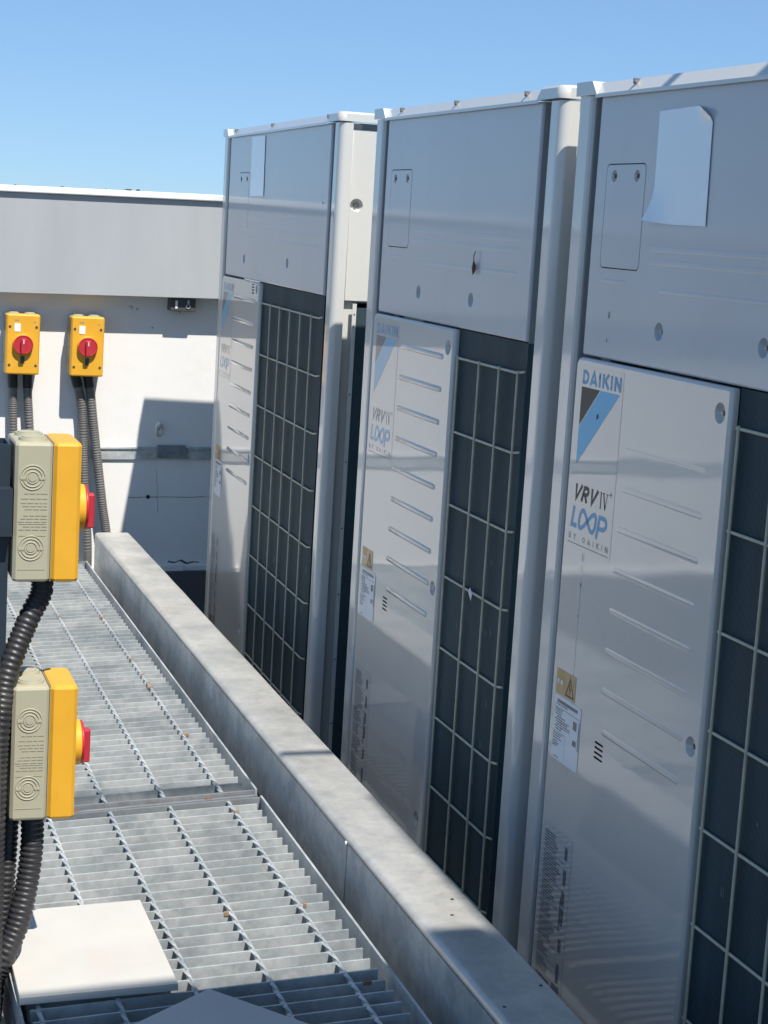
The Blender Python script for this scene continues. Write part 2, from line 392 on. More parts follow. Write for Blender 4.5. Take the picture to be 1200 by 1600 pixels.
# small dark outlet under the facia
ou = thing('wall_socket', 'small dark grey double socket on the white wall just under the grey facia', 'socket', (-.002, YW-.0015, ZC-.279))
MB().box(-.039, .039, -.05, 0, -.021, .021, .002).build('housing', 'socket', ou)
MB().box(-.024, -.017, -.0515, -.05, -.013, .011).build('switch', 'white_pl', ou)
MB().torus((.016, -.051, -.006), (0, 1, 0), .006, .0016, 14, 5).build('outlet', 'galv', ou)
MB().box(.013, .02, -.0515, -.05, .003, .014).build('switch', 'galv', ou)
eb = thing('eye_bolt', 'small round grey eye bolt in the white wall above the rail joint', 'bolt', (-.056, YW-.001, ZC-.668))
MB().torus((0, -.028, 0), (.8, -.6, 0), .0175, .0055, 22, 8).build('ring', 'galv', eb)
MB().cyl((0, 0, 0), (0, -1, 0), .005, .014, 10).build('shank', 'galv_old', eb)

# ------------------------------------------------------------------ isolators
def isolator(label, loc, rz, group, near=False):
    t = thing('isolator_switch', label, 'switch', loc, (0, 0, rz), group)
    b = MB().box(-.05, .05, -.047, 0, -.089, .089, .004); base = b.build('back_box', 'beige' if near else 'beige', t)
    c = MB(); c.box(-.0495, .0495, -.083, -.0478, -.0895, .0895, .0045); cov = c.build('cover', 'yellow', t)
    MB().box(-.0488, .0488, -.0478, -.047, -.088, .088).build('seam', 'beige_dark', t)
    # dial and handle
    d = MB().cyl((0, -.083, 0), (0, -1, 0), .0315, .0105, 36, .0295); d.build('dial', 'yellow', t)
    k = MB().cyl((0, -.0935, 0), (0, -1, 0), .0285, .003, 36, .0275)
    k.torus((0, -.0955, 0), (0, 1, 0), .0268, .0022, 36, 8)
    kn = k.build('knob', 'red', t)
    g = MB().box(-.0075, .0075, -.1075, -.0968, -.027, .018, .002); g.build('grip', 'red', kn)
    mk = MB().box(-.0012, .0012, -.1080, -.1075, .004, .015); mk.build('pointer', 'white_pl', kn)
    for sx in (-.039, .039):
        for sz in (-.062, .052):
            MB().cyl((sx, -.0822, sz), (0, -1, 0), .0042, .0016, 10).build('screw', 'socket', cov)
    MB().box(-.026, -.008, -.0842, -.083, .038, .062).build('tag', 'white_pl', cov)
    MB().box(-.006, .006, -.0838, -.083, -.056, -.034).build('lock_slot', 'socket', cov)
    fp = MB(); fp.box(-.025, -.012, -.0834, -.083, .070, .074); fp.box(.028, .038, -.0834, -.083, .0665, .069); fp.build('print', 'beige_dark', cov, kind='stuff')
    # knock-outs on both narrow sides and on top
    for sx in (-1, 1):
        for z in (-.045, .045):
            m = MB()
            for rr_ in (.0155, .0118, .0075): m.torus((sx*.0502, -.022, z), (1, 0, 0), rr_, .0008, 28, 5)
            m.cyl((sx*.0498, -.022, z), (sx, 0, 0), .0052, .0011, 18)
            m.box(sx*.0502-.0008, sx*.0502+.0008, -.0375, -.0305, z-.0025, z+.0005); m.box(sx*.0502-.0008, sx*.0502+.0008, -.0135, -.0065, z-.0025, z+.0005)
            m.build('knockout', 'beige', base)
    pm = MB(); r = random.Random(2)
    for i, z in enumerate([.024, .0175, .012, .008, .004, -.004, -.008, -.012, -.018, -.022]):
        y = -.041
        while y < -.006-r.random()*.01:
            L = r.uniform(.003, .009); pm.box(-.0504, -.05, y, min(-.005, y+L), z, z+.0012); y += L+.0014
    for z in (-.0145, -.0295, -.073): pm.box(-.0504, -.05, -.04, -.006, z, z+.0006)
    pm.build('print', 'beige_dark', base, kind='stuff')
    for y, x in ((-.024, -.024), (-.024, .024)):
        m = MB().cyl((x, y, .0885), (0, 0, 1), .0185, .0045, 28, .0175); m.cyl((x, y, .093), (0, 0, 1), .0145, .0012, 28)
        m.build('entry_cap', 'beige', base)
    return t
g_near = 'near yellow isolator switches stacked on the dark post'
g_wall = 'yellow isolator switches on the white wall'
isolator('upper of two large yellow and beige isolator boxes on the dark post', (-.8455, 2.30, ZC-.384), pi/2, g_near, True)
isolator('lower of two large yellow and beige isolator boxes, above the marble tile', (-.8405, 2.30, ZC-.699), pi/2, g_near, True)
isolator('yellow isolator with red knob on the white wall at the left photo edge', (-.4855, YW-.001, ZC-.4165), 0, g_wall)
isolator('yellow isolator with red knob on the white wall, nearer the metal cabinets', (-.294, YW-.001, ZC-.4165), 0, g_wall)

# post behind the near boxes
po = thing('support_post', 'dark blue steel post carrying the two near isolators at the left edge', 'post', (-.875, 2.30, 0))
pm = MB(); pm.prism([(-.03, -.03), (.026, -.03), (.026, .03), (-.03, .03), (-.03, .027), (.023, .027), (.023, -.027), (-.03, -.027)], .0, ZC-.30); pm.build('channel', 'navy', po)
for z in (-.384, -.699): MB().box(-.03, .0275, -.052, .045, ZC+z-.03, ZC+z+.03).build('bracket', 'navy', po)
MB().box(-.06, .0, -.055, -.045, ZC-.36, ZC-.33, .001).build('clamp', 'galv_old', po)
MB().box(-.05, .05, -.05, .05, 0, .008).build('base_plate', 'navy', po)

def conduit(label, pts, r, m, group, head=None, green=False, name='corrugated_conduit'):
    t = thing(name, label, 'conduit', (0, 0, 0), group=group)
    corrugated(pts, r).build('hose', m, t)
    if head:
        a = Vector(pts[0]); b = Vector(pts[1]); d = (b-a).normalized()
        MB().cyl(a-d*.004, d, r*1.08, head, 16).build('gland', 'black', t)
    return t
gc = 'corrugated conduits below the near isolators'
conduit('thick black corrugated conduit from the upper near isolator, curving down the left edge',
        [(-.805, 2.295, ZC-.47), (-.803, 2.293, ZC-.495), (-.822, 2.285, ZC-.535), (-.847, 2.265, ZC-.60), (-.858, 2.25, ZC-.68), (-.861, 2.24, ZC-.80), (-.861, 2.235, ZC-.95), (-.862, 2.235, ZC-1.10), (-.87, 2.24, ZC-1.3)], .0148, 'conduit_dark', gc, .012)
conduit('black corrugated conduit nearest the post below the lower near isolator',
        [(-.834, 2.305, ZC-.785), (-.835, 2.305, ZC-.84), (-.838, 2.30, ZC-.90), (-.842, 2.295, ZC-.97), (-.85, 2.29, ZC-1.05), (-.86, 2.3, ZC-1.3)], .0125, 'conduit_dark', gc, .012)
conduit('grey black corrugated conduit looping from the lower near isolator to behind the marble tile',
        [(-.807, 2.29, ZC-.785), (-.806, 2.288, ZC-.83), (-.811, 2.283, ZC-.88), (-.823, 2.272, ZC-.935), (-.843, 2.265, ZC-.985), (-.862, 2.27, ZC-1.05), (-.875, 2.28, ZC-1.3)], .0155, 'conduit_dark', gc, .012)
conduit('slim black corrugated conduit running down beside the dark post at the left edge',
        [(-.872, 2.222, ZC-.55), (-.868, 2.220, ZC-.7), (-.866, 2.218, ZC-.85), (-.868, 2.217, ZC-1.0), (-.87, 2.217, ZC-1.3)], .012, 'conduit_dark', gc)
gw = 'grey conduits below the wall isolators'
yw = YW-.026
conduit('grey corrugated conduit, left one under the wall isolator at the photo edge', [(-.507, yw, ZC-.505), (-.505, yw, ZC-.56), (-.500, yw, ZC-.72), (-.49, yw, ZC-1.0), (-.47, yw, ZC-1.4)], .0135, 'conduit', gw, .05)
conduit('grey corrugated conduit, right one under the wall isolator at the photo edge', [(-.462, yw, ZC-.505), (-.461, yw, ZC-.56), (-.452, yw, ZC-.68), (-.44, yw, ZC-.9), (-.43, yw, ZC-1.4)], .0135, 'conduit', gw, .05)
conduit('grey corrugated conduit, left one under the wall isolator nearer the cabinets', [(-.322, yw, ZC-.503), (-.308, yw, ZC-.55), (-.296, yw, ZC-.61), (-.29, yw, ZC-.70), (-.281, yw-.004, ZC-.86), (-.266, yw-.01, ZC-1.05), (-.26, yw-.01, ZC-1.4)], .0142, 'conduit', gw, .045)
conduit('grey corrugated conduit, right one under the wall isolator nearer the cabinets', [(-.281, yw, ZC-.503), (-.273, yw, ZC-.55), (-.262, yw-.004, ZC-.64), (-.247, yw-.008, ZC-.75), (-.226, yw-.012, ZC-.90), (-.205, yw-.014, ZC-1.05), (-.19, yw-.014, ZC-1.4)], .0145, 'conduit', gw, .045)
MB().cyl((-.5, yw, ZC-.50), (0, 0, -1), .006, .03, 8).build('cable_end', 'green', None, label='short bit of green cable between the left wall isolator and its conduit', category='cable')

# ------------------------------------------------------------------ walkway grating
GX0, GX1 = -.835, -.3475; GZ = ZC-.978; GT = .0489
def grating(y0, y1, label):
    t = thing('grating_panel', label, 'grating', (GX1, 0, GZ), (0, -math.atan(GT), 0), 'grating panels of the walkway')
    w_ = GX1-GX0
    bar = MB().box(-w_+.014, -.0155, -.0016, .0016, -.030, 0).mesh('bar', 'galv')
    y = y1-.012-.0343*.5; k = 0
    while y > y0+.02:
        put('bar', bar, t, loc=(0, y+.003*0, random.uniform(-.0006, .0002)), rot=(random.uniform(-.012, .012), 0, random.uniform(-.0015, .0015))); y -= .0343
    # cross rods, slightly twisted square rods lying in the top of the bars
    for i in range(5):
        x = -(.0603+.1005*i)
        m = MB(); P = []; n = int((y1-y0)/.0343*3); a0 = random.random()
        vs = []; fs = []
        for j in range(n+1):
            yy = y0+.006+(y1-y0-.012)*j/n; a = a0+j*.52
            for q in range(4): vs.append((x+.0038*cos(a+q*pi/2), yy, -.0022+.0038*sin(a+q*pi/2)))
        for j in range(n):
            for q in range(4): fs.append((j*4+q, (j+1)*4+q, (j+1)*4+(q+1) % 4, j*4+(q+1) % 4))
        m.add(vs, fs); m.build('cross_rod', 'galv', t)
    for x0_, x1_ in ((-w_, -w_+.0035), (-.0035, 0)): MB().box(x0_, x1_, y0, y1, -.032, .003).build('edge_bar', 'galv', t)
    for yy in (y0, y1-.004): MB().box(-w_+.0037, -.0037, yy, yy+.004, -.032, .0008).build('end_bar', 'galv_old', t)
    rs = MB(); rg = random.Random(int(y1*10))
    for i in range(9):
        x = -(.0603+.1005*rg.choice([0, 1, 2, 3])); yy = y1-.012-.0343*(.5+int(rg.random()*(y1-y0)/.0343*.95)); q = rg.uniform(.0025, .006)
        rs.box(x-q+rg.uniform(-.004, .004), x+q, yy-.0035, yy+.0035, -.001, .0021+rg.random()*.0008)
    for i in range(4):
        x = rg.uniform(-.46, -.03); yy = y1-.012-.0343*(.5+int(rg.random()*(y1-y0)/.0343*.95)); q = rg.uniform(.002, .007)
        rs.box(x, x+q*2, yy-.0028, yy+.0022, -.004, .0012)
    rs.build('rust_flecks', 'rust_pale', t, kind='stuff')
    return t
grating(2.898, 4.93, 'far galvanised steel grating panel of the walkway, running up to the wall')
grating(.70, 2.862, 'near galvanised steel grating panel of the walkway, carrying the marble tiles')
ch = thing('joint_channel', 'dull dark steel channel crossing the walkway between the two grating panels', 'channel', (GX1, 2.88, GZ), (0, -math.atan(GT), radians(.7)))
MB().box(-.475, -.006, -.013, .013, -.034, -.004, .002).build('channel_body', 'galv_old', ch)
for x in (-.315, -.09): MB().cyl((x, 0, -.004), (0, 0, 1), .006, .004, 8).build('clip', 'rust', ch)
MB().box(-.475, -.006, -.0115, -.009, -.004, .0015).build('channel_flange', 'galv_old', ch)

# carrying steel below the walkway
su = thing('walkway_frame', 'galvanised steel frame under the grating walkway', 'frame')
for x in (-.815, -.372): MB().box(x-.02, x+.02, .6, 4.9, GZ-.10, GZ-.058).build('stringer', 'galv_old', su)
for y in (.8, 2.0, 3.4, 4.8):
    for x in (-.815, -.372): MB().box(x-.015, x+.015, y-.02, y+.02, 0, GZ-.10).build('leg', 'galv_old', su)
MB().box(-.345, -.318, 1.2, 2.14, GZ-.085, GZ-.08).build('rusty_strip', 'rust', None, label='rust brown strip in the gap between grating and beam at the near end', category='strip')

# long galvanised beam
bm_ = thing('galvanised_beam', 'long galvanised steel beam between the grating walkway and the metal cabinets', 'beam', (0, 0, 0))
BX0, BX1, BZ = -.307, -.207, ZC-.918
def beam_profile():
    P = []; r = .009
    P += [(BX1, BZ-.012)]
    P += [(BX1-r+r*cos(radians(a)), BZ-r+r*sin(radians(a))) for a in range(0, 91, 18)]
    P += [(BX0+r+r*cos(radians(a)), BZ-r+r*sin(radians(a))) for a in range(90, 181, 18)]
    P += [(BX0, BZ-.012), (BX0+.003, BZ-.012)]
    P += [(BX0+r+(r-.003)*cos(radians(a)), BZ-r+(r-.003)*sin(radians(a))) for a in range(180, 89, -18)]
    P += [(BX1-r+(r-.003)*cos(radians(a)), BZ-r+(r-.003)*sin(radians(a))) for a in range(90, -1, -18)]
    P += [(BX1-.003, BZ-.012)]
    return P
m = MB(); P = beam_profile(); n = len(P); vs = []; fs = []; ys = [.5+.114*i for i in range(41)]; ys[-1] = 5.06
rb = random.Random(9); dents = [rb.uniform(-.0007, .0007) for _ in ys]
for y, dn in zip(ys, dents): vs += [(a, y, b+(dn if b > BZ-.005 else 0)) for a, b in P]
for j in range(len(ys)-1):
    for i in range(n): fs.append((j*n+i, (j+1)*n+i, (j+1)*n+(i+1) % n, j*n+(i+1) % n))
m.add(vs, fs, True); m.build('top_plate', 'galv_beam', bm_)
MB().box(BX0, BX0+.003, 2.4925, 5.06, BZ-.115, BZ-.0125).build('side_plate', 'galv', bm_)
MB().box(BX0, BX0+.003, .5, 2.4885, BZ-.1155, BZ-.0125).build('side_plate', 'galv', bm_)
MB().box(BX1-.003, BX1, .5, 5.06, BZ-.115, BZ-.0125).build('side_plate', 'galv', bm_)
MB().box(BX0+.0035, BX1-.0035, 5.05, 5.053, BZ-.112, BZ-.006).build('end_plate', 'galv', bm_)
MB().box(BX0+.004, BX0+.006, 2.4, 2.58, BZ-.11, BZ-.014).build('splice_plate', 'black', bm_)
MB().cyl((BX0+.001, 2.496, BZ-.0135), (-1, 0, 0), .0035, .003, 8).build('weld_spot', 'white_pl', bm_)
for y in (.9, 2.2, 3.6, 4.9): MB().box(BX0+.02, BX1-.02, y-.03, y+.03, 0, BZ-.116).build('leg', 'galv_old', bm_)
for (x, y) in ((-.255, 2.165), (-.235, 2.22), (-.222, 1.93), (-.29, 1.88)):
    MB().cyl((x, y, BZ-.0005), (0, 0, 1), .0026, .0012, 7).build('pebble', 'socket', None, label='tiny dark speck of grit on the beam, '+('the one in the last sunlight' if y == 2.22 else 'just before the shade edge' if y == 2.165 else 'in the shade by its right edge' if y == 1.93 else 'in the shade by its left edge'), category='grit', group='specks of grit on the beam')

# marble tiles
def tile(label, loc, rz, poly, th=.0105):
    m = MB(); n = len(poly); c = Vector((sum(p[0] for p in poly)/n, sum(p[1] for p in poly)/n))
    def sc_(k): return [tuple(c+(Vector(p)-c)*k) for p in poly]
    L = [(1, 0), (1, th-.001), (.994, th)]; vs = []; fs = []
    for k, z in L: vs += [(a, b, z) for a, b in sc_(k)]
    for j in range(2):
        for i in range(n): fs.append((j*n+i, j*n+(i+1) % n, (j+1)*n+(i+1) % n, (j+1)*n+i))
    fs += [tuple(range(n-1, -1, -1)), tuple(range(2*n, 3*n))]
    m.add(vs, fs); me = m.mesh('marble_tile', 'tile')
    return put('marble_tile', me, None, loc, (0, -math.atan(GT), rz), label=label, category='tile', group='loose marble tiles on the grating')
def gz(x): return GZ+GT*(x-GX1)
tile('sunlit cream marble tile lying on the grating below the lower near isolator', (-.732, 2.295, gz(-.732)+.004), 0,
     [(-.100, -.138), (.100, -.150), (.101, .138), (-.097, .146)])
tile('shaded pale marble tile corner pointing away at the bottom edge of the photo', (-.598, 2.118, gz(-.598)+.004), 0, [(0, 0), (-.166, -.111), (-.166+.173, -.111-.233), (.173, -.233)])

# ------------------------------------------------------------------ the three outdoor units
ZT, ZM = ZC+.207, ZC-.170          # top and bottom of the upper panels
ZB = .16
def unit(origin, ang, Wd, label, kind):
    t = thing('outdoor_unit', label, 'air conditioner', (origin[0], origin[1], 0), (0, 0, ang-pi/2), 'metal air conditioning cabinets in a row')
    far = kind == 'far'
    PL, PR = .072, .085
    CW = .536 if far else .532      # right edge of cover panel
    top = ZC+.228
    # --- corner posts
    lp = [(0, .008), (.002, .002), (.008, 0), (.041, 0), (.046, .002), (.048, .006), (.050, .045), (PL+.012, .045), (PL+.012, .055), (0, .055)]
    rp = [(Wd-PR-.008, .055), (Wd-PR-.008, .045), (Wd-.047, .045), (Wd-.046, .004), (Wd-.043, .0005), (Wd-.020, 0)]
    rp += [(Wd-.015+.015*sin(radians(a)), .015-.015*cos(radians(a))) for a in range(0, 91, 10)]
    rp += [(Wd, .029), (Wd-.003, .0302), (Wd-.02, .0305), (Wd-.02, .055)]
    MB().prism(lp[::-1], ZB-.05, ZT+.0, smooth=False).build('corner_post', 'paint', t)
    pm_ = MB(); n = len(rp); vs = [(a, b, z) for z in (ZB-.05, ZT-.002) for a, b in rp]
    pm_.add(vs, [(i, (i+1) % n, n+(i+1) % n, n+i) for i in range(5)], False)
    pm_.add(vs, [(i, (i+1) % n, n+(i+1) % n, n+i) for i in range(5, n-4)], True)
    pm_.add(vs, [(i, (i+1) % n, n+(i+1) % n, n+i) for i in range(n-4, n)]+[tuple(range(n-1, -1, -1)), tuple(range(n, 2*n))], False)
    rpost = pm_.build('corner_post', 'paint', t)
    for s0, s1 in ((0, .05), (Wd-.05, Wd)): MB().box(s0, s1, .715, .765, ZB-.05, ZT).build('corner_post', 'paint', t)
    MB().box(.0503, .0515, .007, .0445, ZB-.04, ZT-.001).build('groove_shade_strip', 'dark_groove', t)  # dark strips: the shade inside the grooves, put into the colour
    MB().box(Wd-PR+.0006, Wd-PR+.0018, .008, .0445, ZB-.04, ZT-.001).build('groove_shade_strip', 'dark_groove', t)
    # --- side flange with holes, side panel, side coil
    fl = MB().box(Wd-.0055, Wd-.0035, .0505, .0595, ZB, ZC-.181); fl = fl.build('side_flange', 'paint', t)
    zz = ZC-.205
    while zz > .3:
        MB().cyl((Wd-.0036, .055, zz), (1, 0, 0), .0019, .0004, 8).build('hole', 'black', fl); zz -= .026 if zz > ZC-.22 else .15
    for sx, x0 in ((1, Wd-.012), (-1, .004)):
        MB().box(x0, x0+.008, .0605 if sx > 0 else .06, .70, ZB, ZC-.19).build('side_coil', 'coil', t)
    hole = circ(.045+.004, ZC+.031, .0105)
    sp = MB()
    def so_(i): return [(.0315+i, ZC-.176+i), (.70-i, ZC-.176+i), (.70-i, ZC+.192-i), (.0315+i, ZC+.192-i)]
    hole = circ(.0475, ZC+.031, .0145, 24)
    sheet_panel(sp, so_, 0, .012, [hole], .0015); dish(sp, .0475, ZC+.031, .0145, 0, .012)
    # map (x,y,z)->(side plane): front faces +X of the unit
    sp.v = [(Wd-.0085-v[1], v[0], v[2]) for v in sp.v]
    spo = sp.build('side_panel', 'paint', t)
    screw(spo, Wd-.0205, ZC+.031, .0475, .0052, (1, 0, 0)); MB().box(0.004, .012, .05, .70, ZC-.18, ZT-.01).build('side_panel', 'paint', t)
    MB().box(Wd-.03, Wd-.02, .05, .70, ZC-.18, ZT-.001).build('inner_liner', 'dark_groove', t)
    # --- backing cabinet
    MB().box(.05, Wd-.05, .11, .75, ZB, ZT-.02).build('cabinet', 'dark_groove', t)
    MB().box(.02, Wd-.02, .70, .762, ZB+.01, ZT-.004).build('back_panel', 'paint', t)
    MB().box(0.001, Wd-.001, .001, .764, ZB-.085, ZB-.0505).build('base_frame', 'paint', t)
    for a, b in ((.06, .16), (Wd-.16, Wd-.06)): MB().box(a, b, .03, .74, 0, ZB-.086).build('foot', 'galv_old', t)
    # --- top frame: corner caps and sloped lip between
    tf = MB()
    e0, e1 = .062, Wd-.088
    h0, h1 = ZT+.001, top
    def slab(s0, s1, cut0, cut1):    # corner cap block with slanted cheek to the lip
        P = [(s0, h0), (s1, h0), (s1-cut1 if cut1 else s1, h1), (s0+cut0, h1)]
        nP = len(P); vs = [(a, -.003, b) for a, b in P]+[(a, -.001, b) for a, b in P]
    def corner(s0, s1, sl):           # sl: +1 cheek on the right, -1 cheek on the left
        if sl > 0: F = [(s0-.002, h0), (s1, h0), (s1-.018, h1), (s0-.002, h1)]
        else: F = [(s0, h0), (s1+.002, h0), (s1+.002, h1), (s0+.018, h1)]
        vs = [(a, -.004, b) for a, b in F]; bk = [(a, .06, b) for a, b in F]
        tf.add(vs+bk, [(0, 1, 2, 3), (7, 6, 5, 4), (1, 5, 6, 2), (3, 2, 6, 7), (0, 3, 7, 4), (0, 4, 5, 1)])
    corner(0, e0+.008, 1)
    # near corner, rounded in plan
    r = .016; X = Wd+.002; F = [(e1-.008, -.004)]+[(X-r+r*sin(radians(a)), -.004+r-r*cos(radians(a))) for a in range(0, 91, 10)]+[(X, .764), (X-.03, .764), (X-.03, .06), (e1-.008, .06)]
    n = len(F); vs = [(a, b, h0) for a, b in F]+[((a if i not in (0, n-1) else a+.018), b, h1-.004) for i, (a, b) in enumerate(F)]
    c0 = Vector((X-.03, .03)); vs += [((a+(-.004 if a > X-.02 else 0)) if i not in (0, n-1) else a+.019, b+(.004 if b < .01 else 0), h1) for i, (a, b) in enumerate(F)]
    fs = [(j*n+i, j*n+(i+1) % n, (j+1)*n+(i+1) % n, (j+1)*n+i) for j in (0, 1) for i in range(n)]
    sm = [True if 0 < i < n-5 else False for j in (0, 1) for i in range(n)]
    b0 = len(tf.v); tf.v += vs; tf.f += [tuple(q+b0 for q in f) for f in fs]; tf.sm += sm
    tf.add(vs, [tuple(range(n-1, -1, -1)), tuple(range(2*n, 3*n))])
    # sloped lip
    L = [(e0-.0, -.003, h0-.0045), (e1+.0, -.003, h0-.0045), (e1+.0, -.003, h0+.001), (e0, -.003, h0+.001), (e0-.01, .010, h1-.0015), (e1+.01, .010, h1-.0015), (e0-.01, .06, h1-.001), (e1+.01, .06, h1-.001)]
    tf.add(L, [(0, 1, 2, 3), (3, 2, 5, 4), (4, 5, 7, 6)])
    tf.box(-.002, .028, .0605, .764, h0, h1); tf.box(.0285, Wd-.029, .735, .7635, h0, h1)
    tfo = tf.build('top_frame', 'paint', t)
    for q in ((.1, .5, .93) if not far else (.06, .47, .985)):
        s = e0+.012+(e1-e0-.024)*min(1, q); mk_ = MB(); mk_.cyl((0, 0, 0), (0, -.7, .7), .0034, .003, 8); mk_.box(-.0015, .0015, -.004, .006, .002, .0065)
        mk_.build('clip', 'screw', tfo, loc=(s, .003, h0+.011))
    MB().box(.03, Wd-.03, .061, .734, ZT-.015, ZT-.003).build('top_plate', 'paint', t)
    fgm = MB(); ncf = 2 if Wd > 1 else 1
    for i in range(ncf):
        cx = Wd*(i+.5)/ncf if ncf > 1 else Wd/2
        for q in range(1, 9): fgm.torus((cx, .40, ZT+.006), (0, 0, 1), .033*q, .0018, 36, 4)
        for q in range(8):
            a = pi*q/8; fgm.tube([(cx-.27*cos(a), .40-.27*sin(a), ZT+.009), (cx+.27*cos(a), .40+.27*sin(a), ZT+.009)], .002, 5)
    fgm.build('fan_guard', 'wire', t)
    # --- upper panel
    u0, u1 = PL, Wd-PR; d = .0035
    hx = .108 if not far else .205
    dsh = [(.309, ZC-.119)]+([(.585, ZC-.118)] if not far else [(.80, ZC-.112)])
    if Wd > 1 and not far: dsh += [(.90, ZC-.118)]
    rd = .0125
    hatch = rrect(hx, hx+.126, ZC-.0405, ZC+.1085, .009)
    holes = [circ(x, z, rd) for x, z in dsh]+[hatch]
    up = MB(); sheet_panel(up, lambda i: rrect(u0+i, u1-i, ZM+i, ZT-i, .003, 2), d, .018, holes, .003)
    for x, z in dsh: dish(up, x, z, rd, d)
    # shallow groove around the hatch
    gb = MB(); gin = rrect(hx+.0016, hx+.1244, ZC-.0389, ZC+.1069, .0078); n = len(hatch)
    up.add([(a, d, b) for a, b in hatch]+[(a, d+.003, b) for a, b in hatch], [(i, n+i, n+(i+1) % n, (i+1) % n) for i in range(n)])
    # long shallow ribs
    for (a, b, zr) in ((.255, u1-.04, -.010-.0) if False else (.262, u1-.05, ZC-.008), (.262, u1-.05, ZC-.026)) if not far else ((.25, u1-.05, ZC-.012), (.2, u1-.06, ZC-.040)):
        ridge(up, a, b, zr, d, .008, .0005)
    ridge(up, .115, .20, ZC-.058, d, .006, .0006); ridge(up, .30, u1-.06, ZC-.064, d, .006, .0006)
    upo = up.build('upper_panel', 'panel', t)
    hh = MB()
    hsc = [(hx+.027, ZC+.091), (hx+.099, ZC+.091)]
    sheet_panel(hh, lambda i: rrect(hx+.0014+i, hx+.1246-i, ZC-.0391+i, ZC+.1071-i, .0078), d-.0004, .004, [circ(x, z, .0085) for x, z in hsc], .0008)
    for x, z in hsc: dish(hh, x, z, .0085, d-.0004, .004)
    ho = hh.build('service_hatch', 'panel', upo)
    for x, z in hsc: screw(upo, x, z, d+.0035, .005)
    for x, z in dsh: screw(upo, x+.001, z, d+.0085, .0042)
    gg = MB(); rect(gg, hx-.002, hx+.128, ZC-.0425, ZC+.1105, d+.0032); gg.v = [(a, b+.002, c) for a, b, c in gg.v]; gg.build('hatch_backing', 'black', upo)
    # --- cover panel
    cz0 = ZB+.02; c0, c1 = PL-.003, CW; dc = -.0035
    cd_ = [(.507, ZC-.207), (.508, ZC-.644), (.499, ZC-1.083)] if not far else [(.512, ZC-.189), (.512, ZC-.628), (.50, ZC-1.084)]
    slots = []
    vx, vz = (.231, ZC-.718) if not far else (.455, ZC-.177)
    for i in range(4): slots.append(rrect(vx, vx+.028, vz-.0075*i-.0032, vz-.0075*i, .0014, 2))
    cvs = [circ(x, z, .0135 if not far else .012) for x, z in cd_]+slots
    cv = MB(); sheet_panel(cv, lambda i: rrect(c0+i, c1-i, cz0+i, ZM-.003-i, [.004, .004, .013-i*.5, .004]), dc, .0115, cvs, .0045)
    for x, z in cd_: dish(cv, x, z, .0135 if not far else .012, dc, .0085)
    r0, r1 = (.250, .486) if not far else (.245, .497)
    for i in range(9):
        zr = ZC-.2255-.0592*i-(0 if not far else -.004)
        a = r0-.012*i/8
        if i == 8: a = .25 if not far else .24
        ridge(cv, a, r1-.0, zr, dc, .0105, .0026 if kind != 'near' else .00015+.00012*i)
    cvo = cv.build('cover_panel', 'cover', t)
    bk = MB(); rect(bk, vx-.004, vx+.032, vz-.032, vz+.004, dc+.004); bk.build('vent_backing', 'black', cvo)
    for x, z in cd_: screw(cvo, x+.001, z, dc+.008, .0048)
    # --- graphics on the cover
    y = dc-.0005
    fm = MB(); quad(fm, rrect(.0835, .2315, ZC-.455, ZC-.183, .004), y+.0002); fm.build('sticker', 'film', cvo)
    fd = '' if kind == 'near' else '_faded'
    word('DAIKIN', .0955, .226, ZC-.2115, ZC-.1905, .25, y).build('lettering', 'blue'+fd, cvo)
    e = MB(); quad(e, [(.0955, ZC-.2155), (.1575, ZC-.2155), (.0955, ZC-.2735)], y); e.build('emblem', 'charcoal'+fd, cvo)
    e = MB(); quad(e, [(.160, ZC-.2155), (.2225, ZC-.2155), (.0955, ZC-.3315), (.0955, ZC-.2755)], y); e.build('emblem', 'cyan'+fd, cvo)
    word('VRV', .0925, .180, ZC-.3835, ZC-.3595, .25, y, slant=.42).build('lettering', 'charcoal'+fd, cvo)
    s = MB(); zz0, zz1 = ZC-.3835, ZC-.3595
    k = 0
    for P_, w_ in (([(.1885, zz0), (.1885, zz1)], .0028), ([(.1855, zz0+.0006), (.1915, zz0+.0006)], .0012), ([(.1855, zz1-.0006), (.1915, zz1-.0006)], .0012),
                   ([(.1965, zz1), (.2035, zz0)], .0030), ([(.2035, zz0), (.2095, zz1)], .0014), ([(.1935, zz1-.0006), (.2, zz1-.0006)], .0012), ([(.2065, zz1-.0006), (.2125, zz1-.0006)], .0012),
                   ([(.2155, zz1+.0005), (.2235, zz1+.0005)], .0011), ([(.2195, zz1-.0035), (.2195, zz1+.0045)], .0011)):
        strip(s, P_, w_, y-k*.00002); k += 1
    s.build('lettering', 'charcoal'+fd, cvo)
    # LOOP with the two O's drawn as one infinity line
    lo = MB(); z0, z1 = ZC-.4255, ZC-.3935; H = z1-z0; sl_ = .22
    def q_(px, pz): return (.092+px+sl_*pz*H, z0+pz*H)
    strip(lo, [q_(.003, 1), q_(.003, .11), q_(.0205, .11)], .0068, y)
    N = 44; inf = []
    for i in range(N):
        a = 2*pi*i/N; inf.append(q_(.0535+.0275*sin(a)*1.0, .5+.40*sin(2*a)*1.06))
    strip(lo, inf, .0066, y-.00003, closed=True)
    strip(lo, [q_(.0905, -.12), q_(.0905, .9), q_(.101, .9)]+[q_(.103+.0125*cos(radians(a)), .64+.26*sin(radians(a))) for a in range(80, -81, -20)]+[q_(.0925, .38)], .0066, y-.00006)
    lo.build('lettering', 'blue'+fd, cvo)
    word('BY DAIKIN', .088, .2235, ZC-.4435, ZC-.4345, .13, y, gap=.55).build('lettering', 'greyprint', cvo)
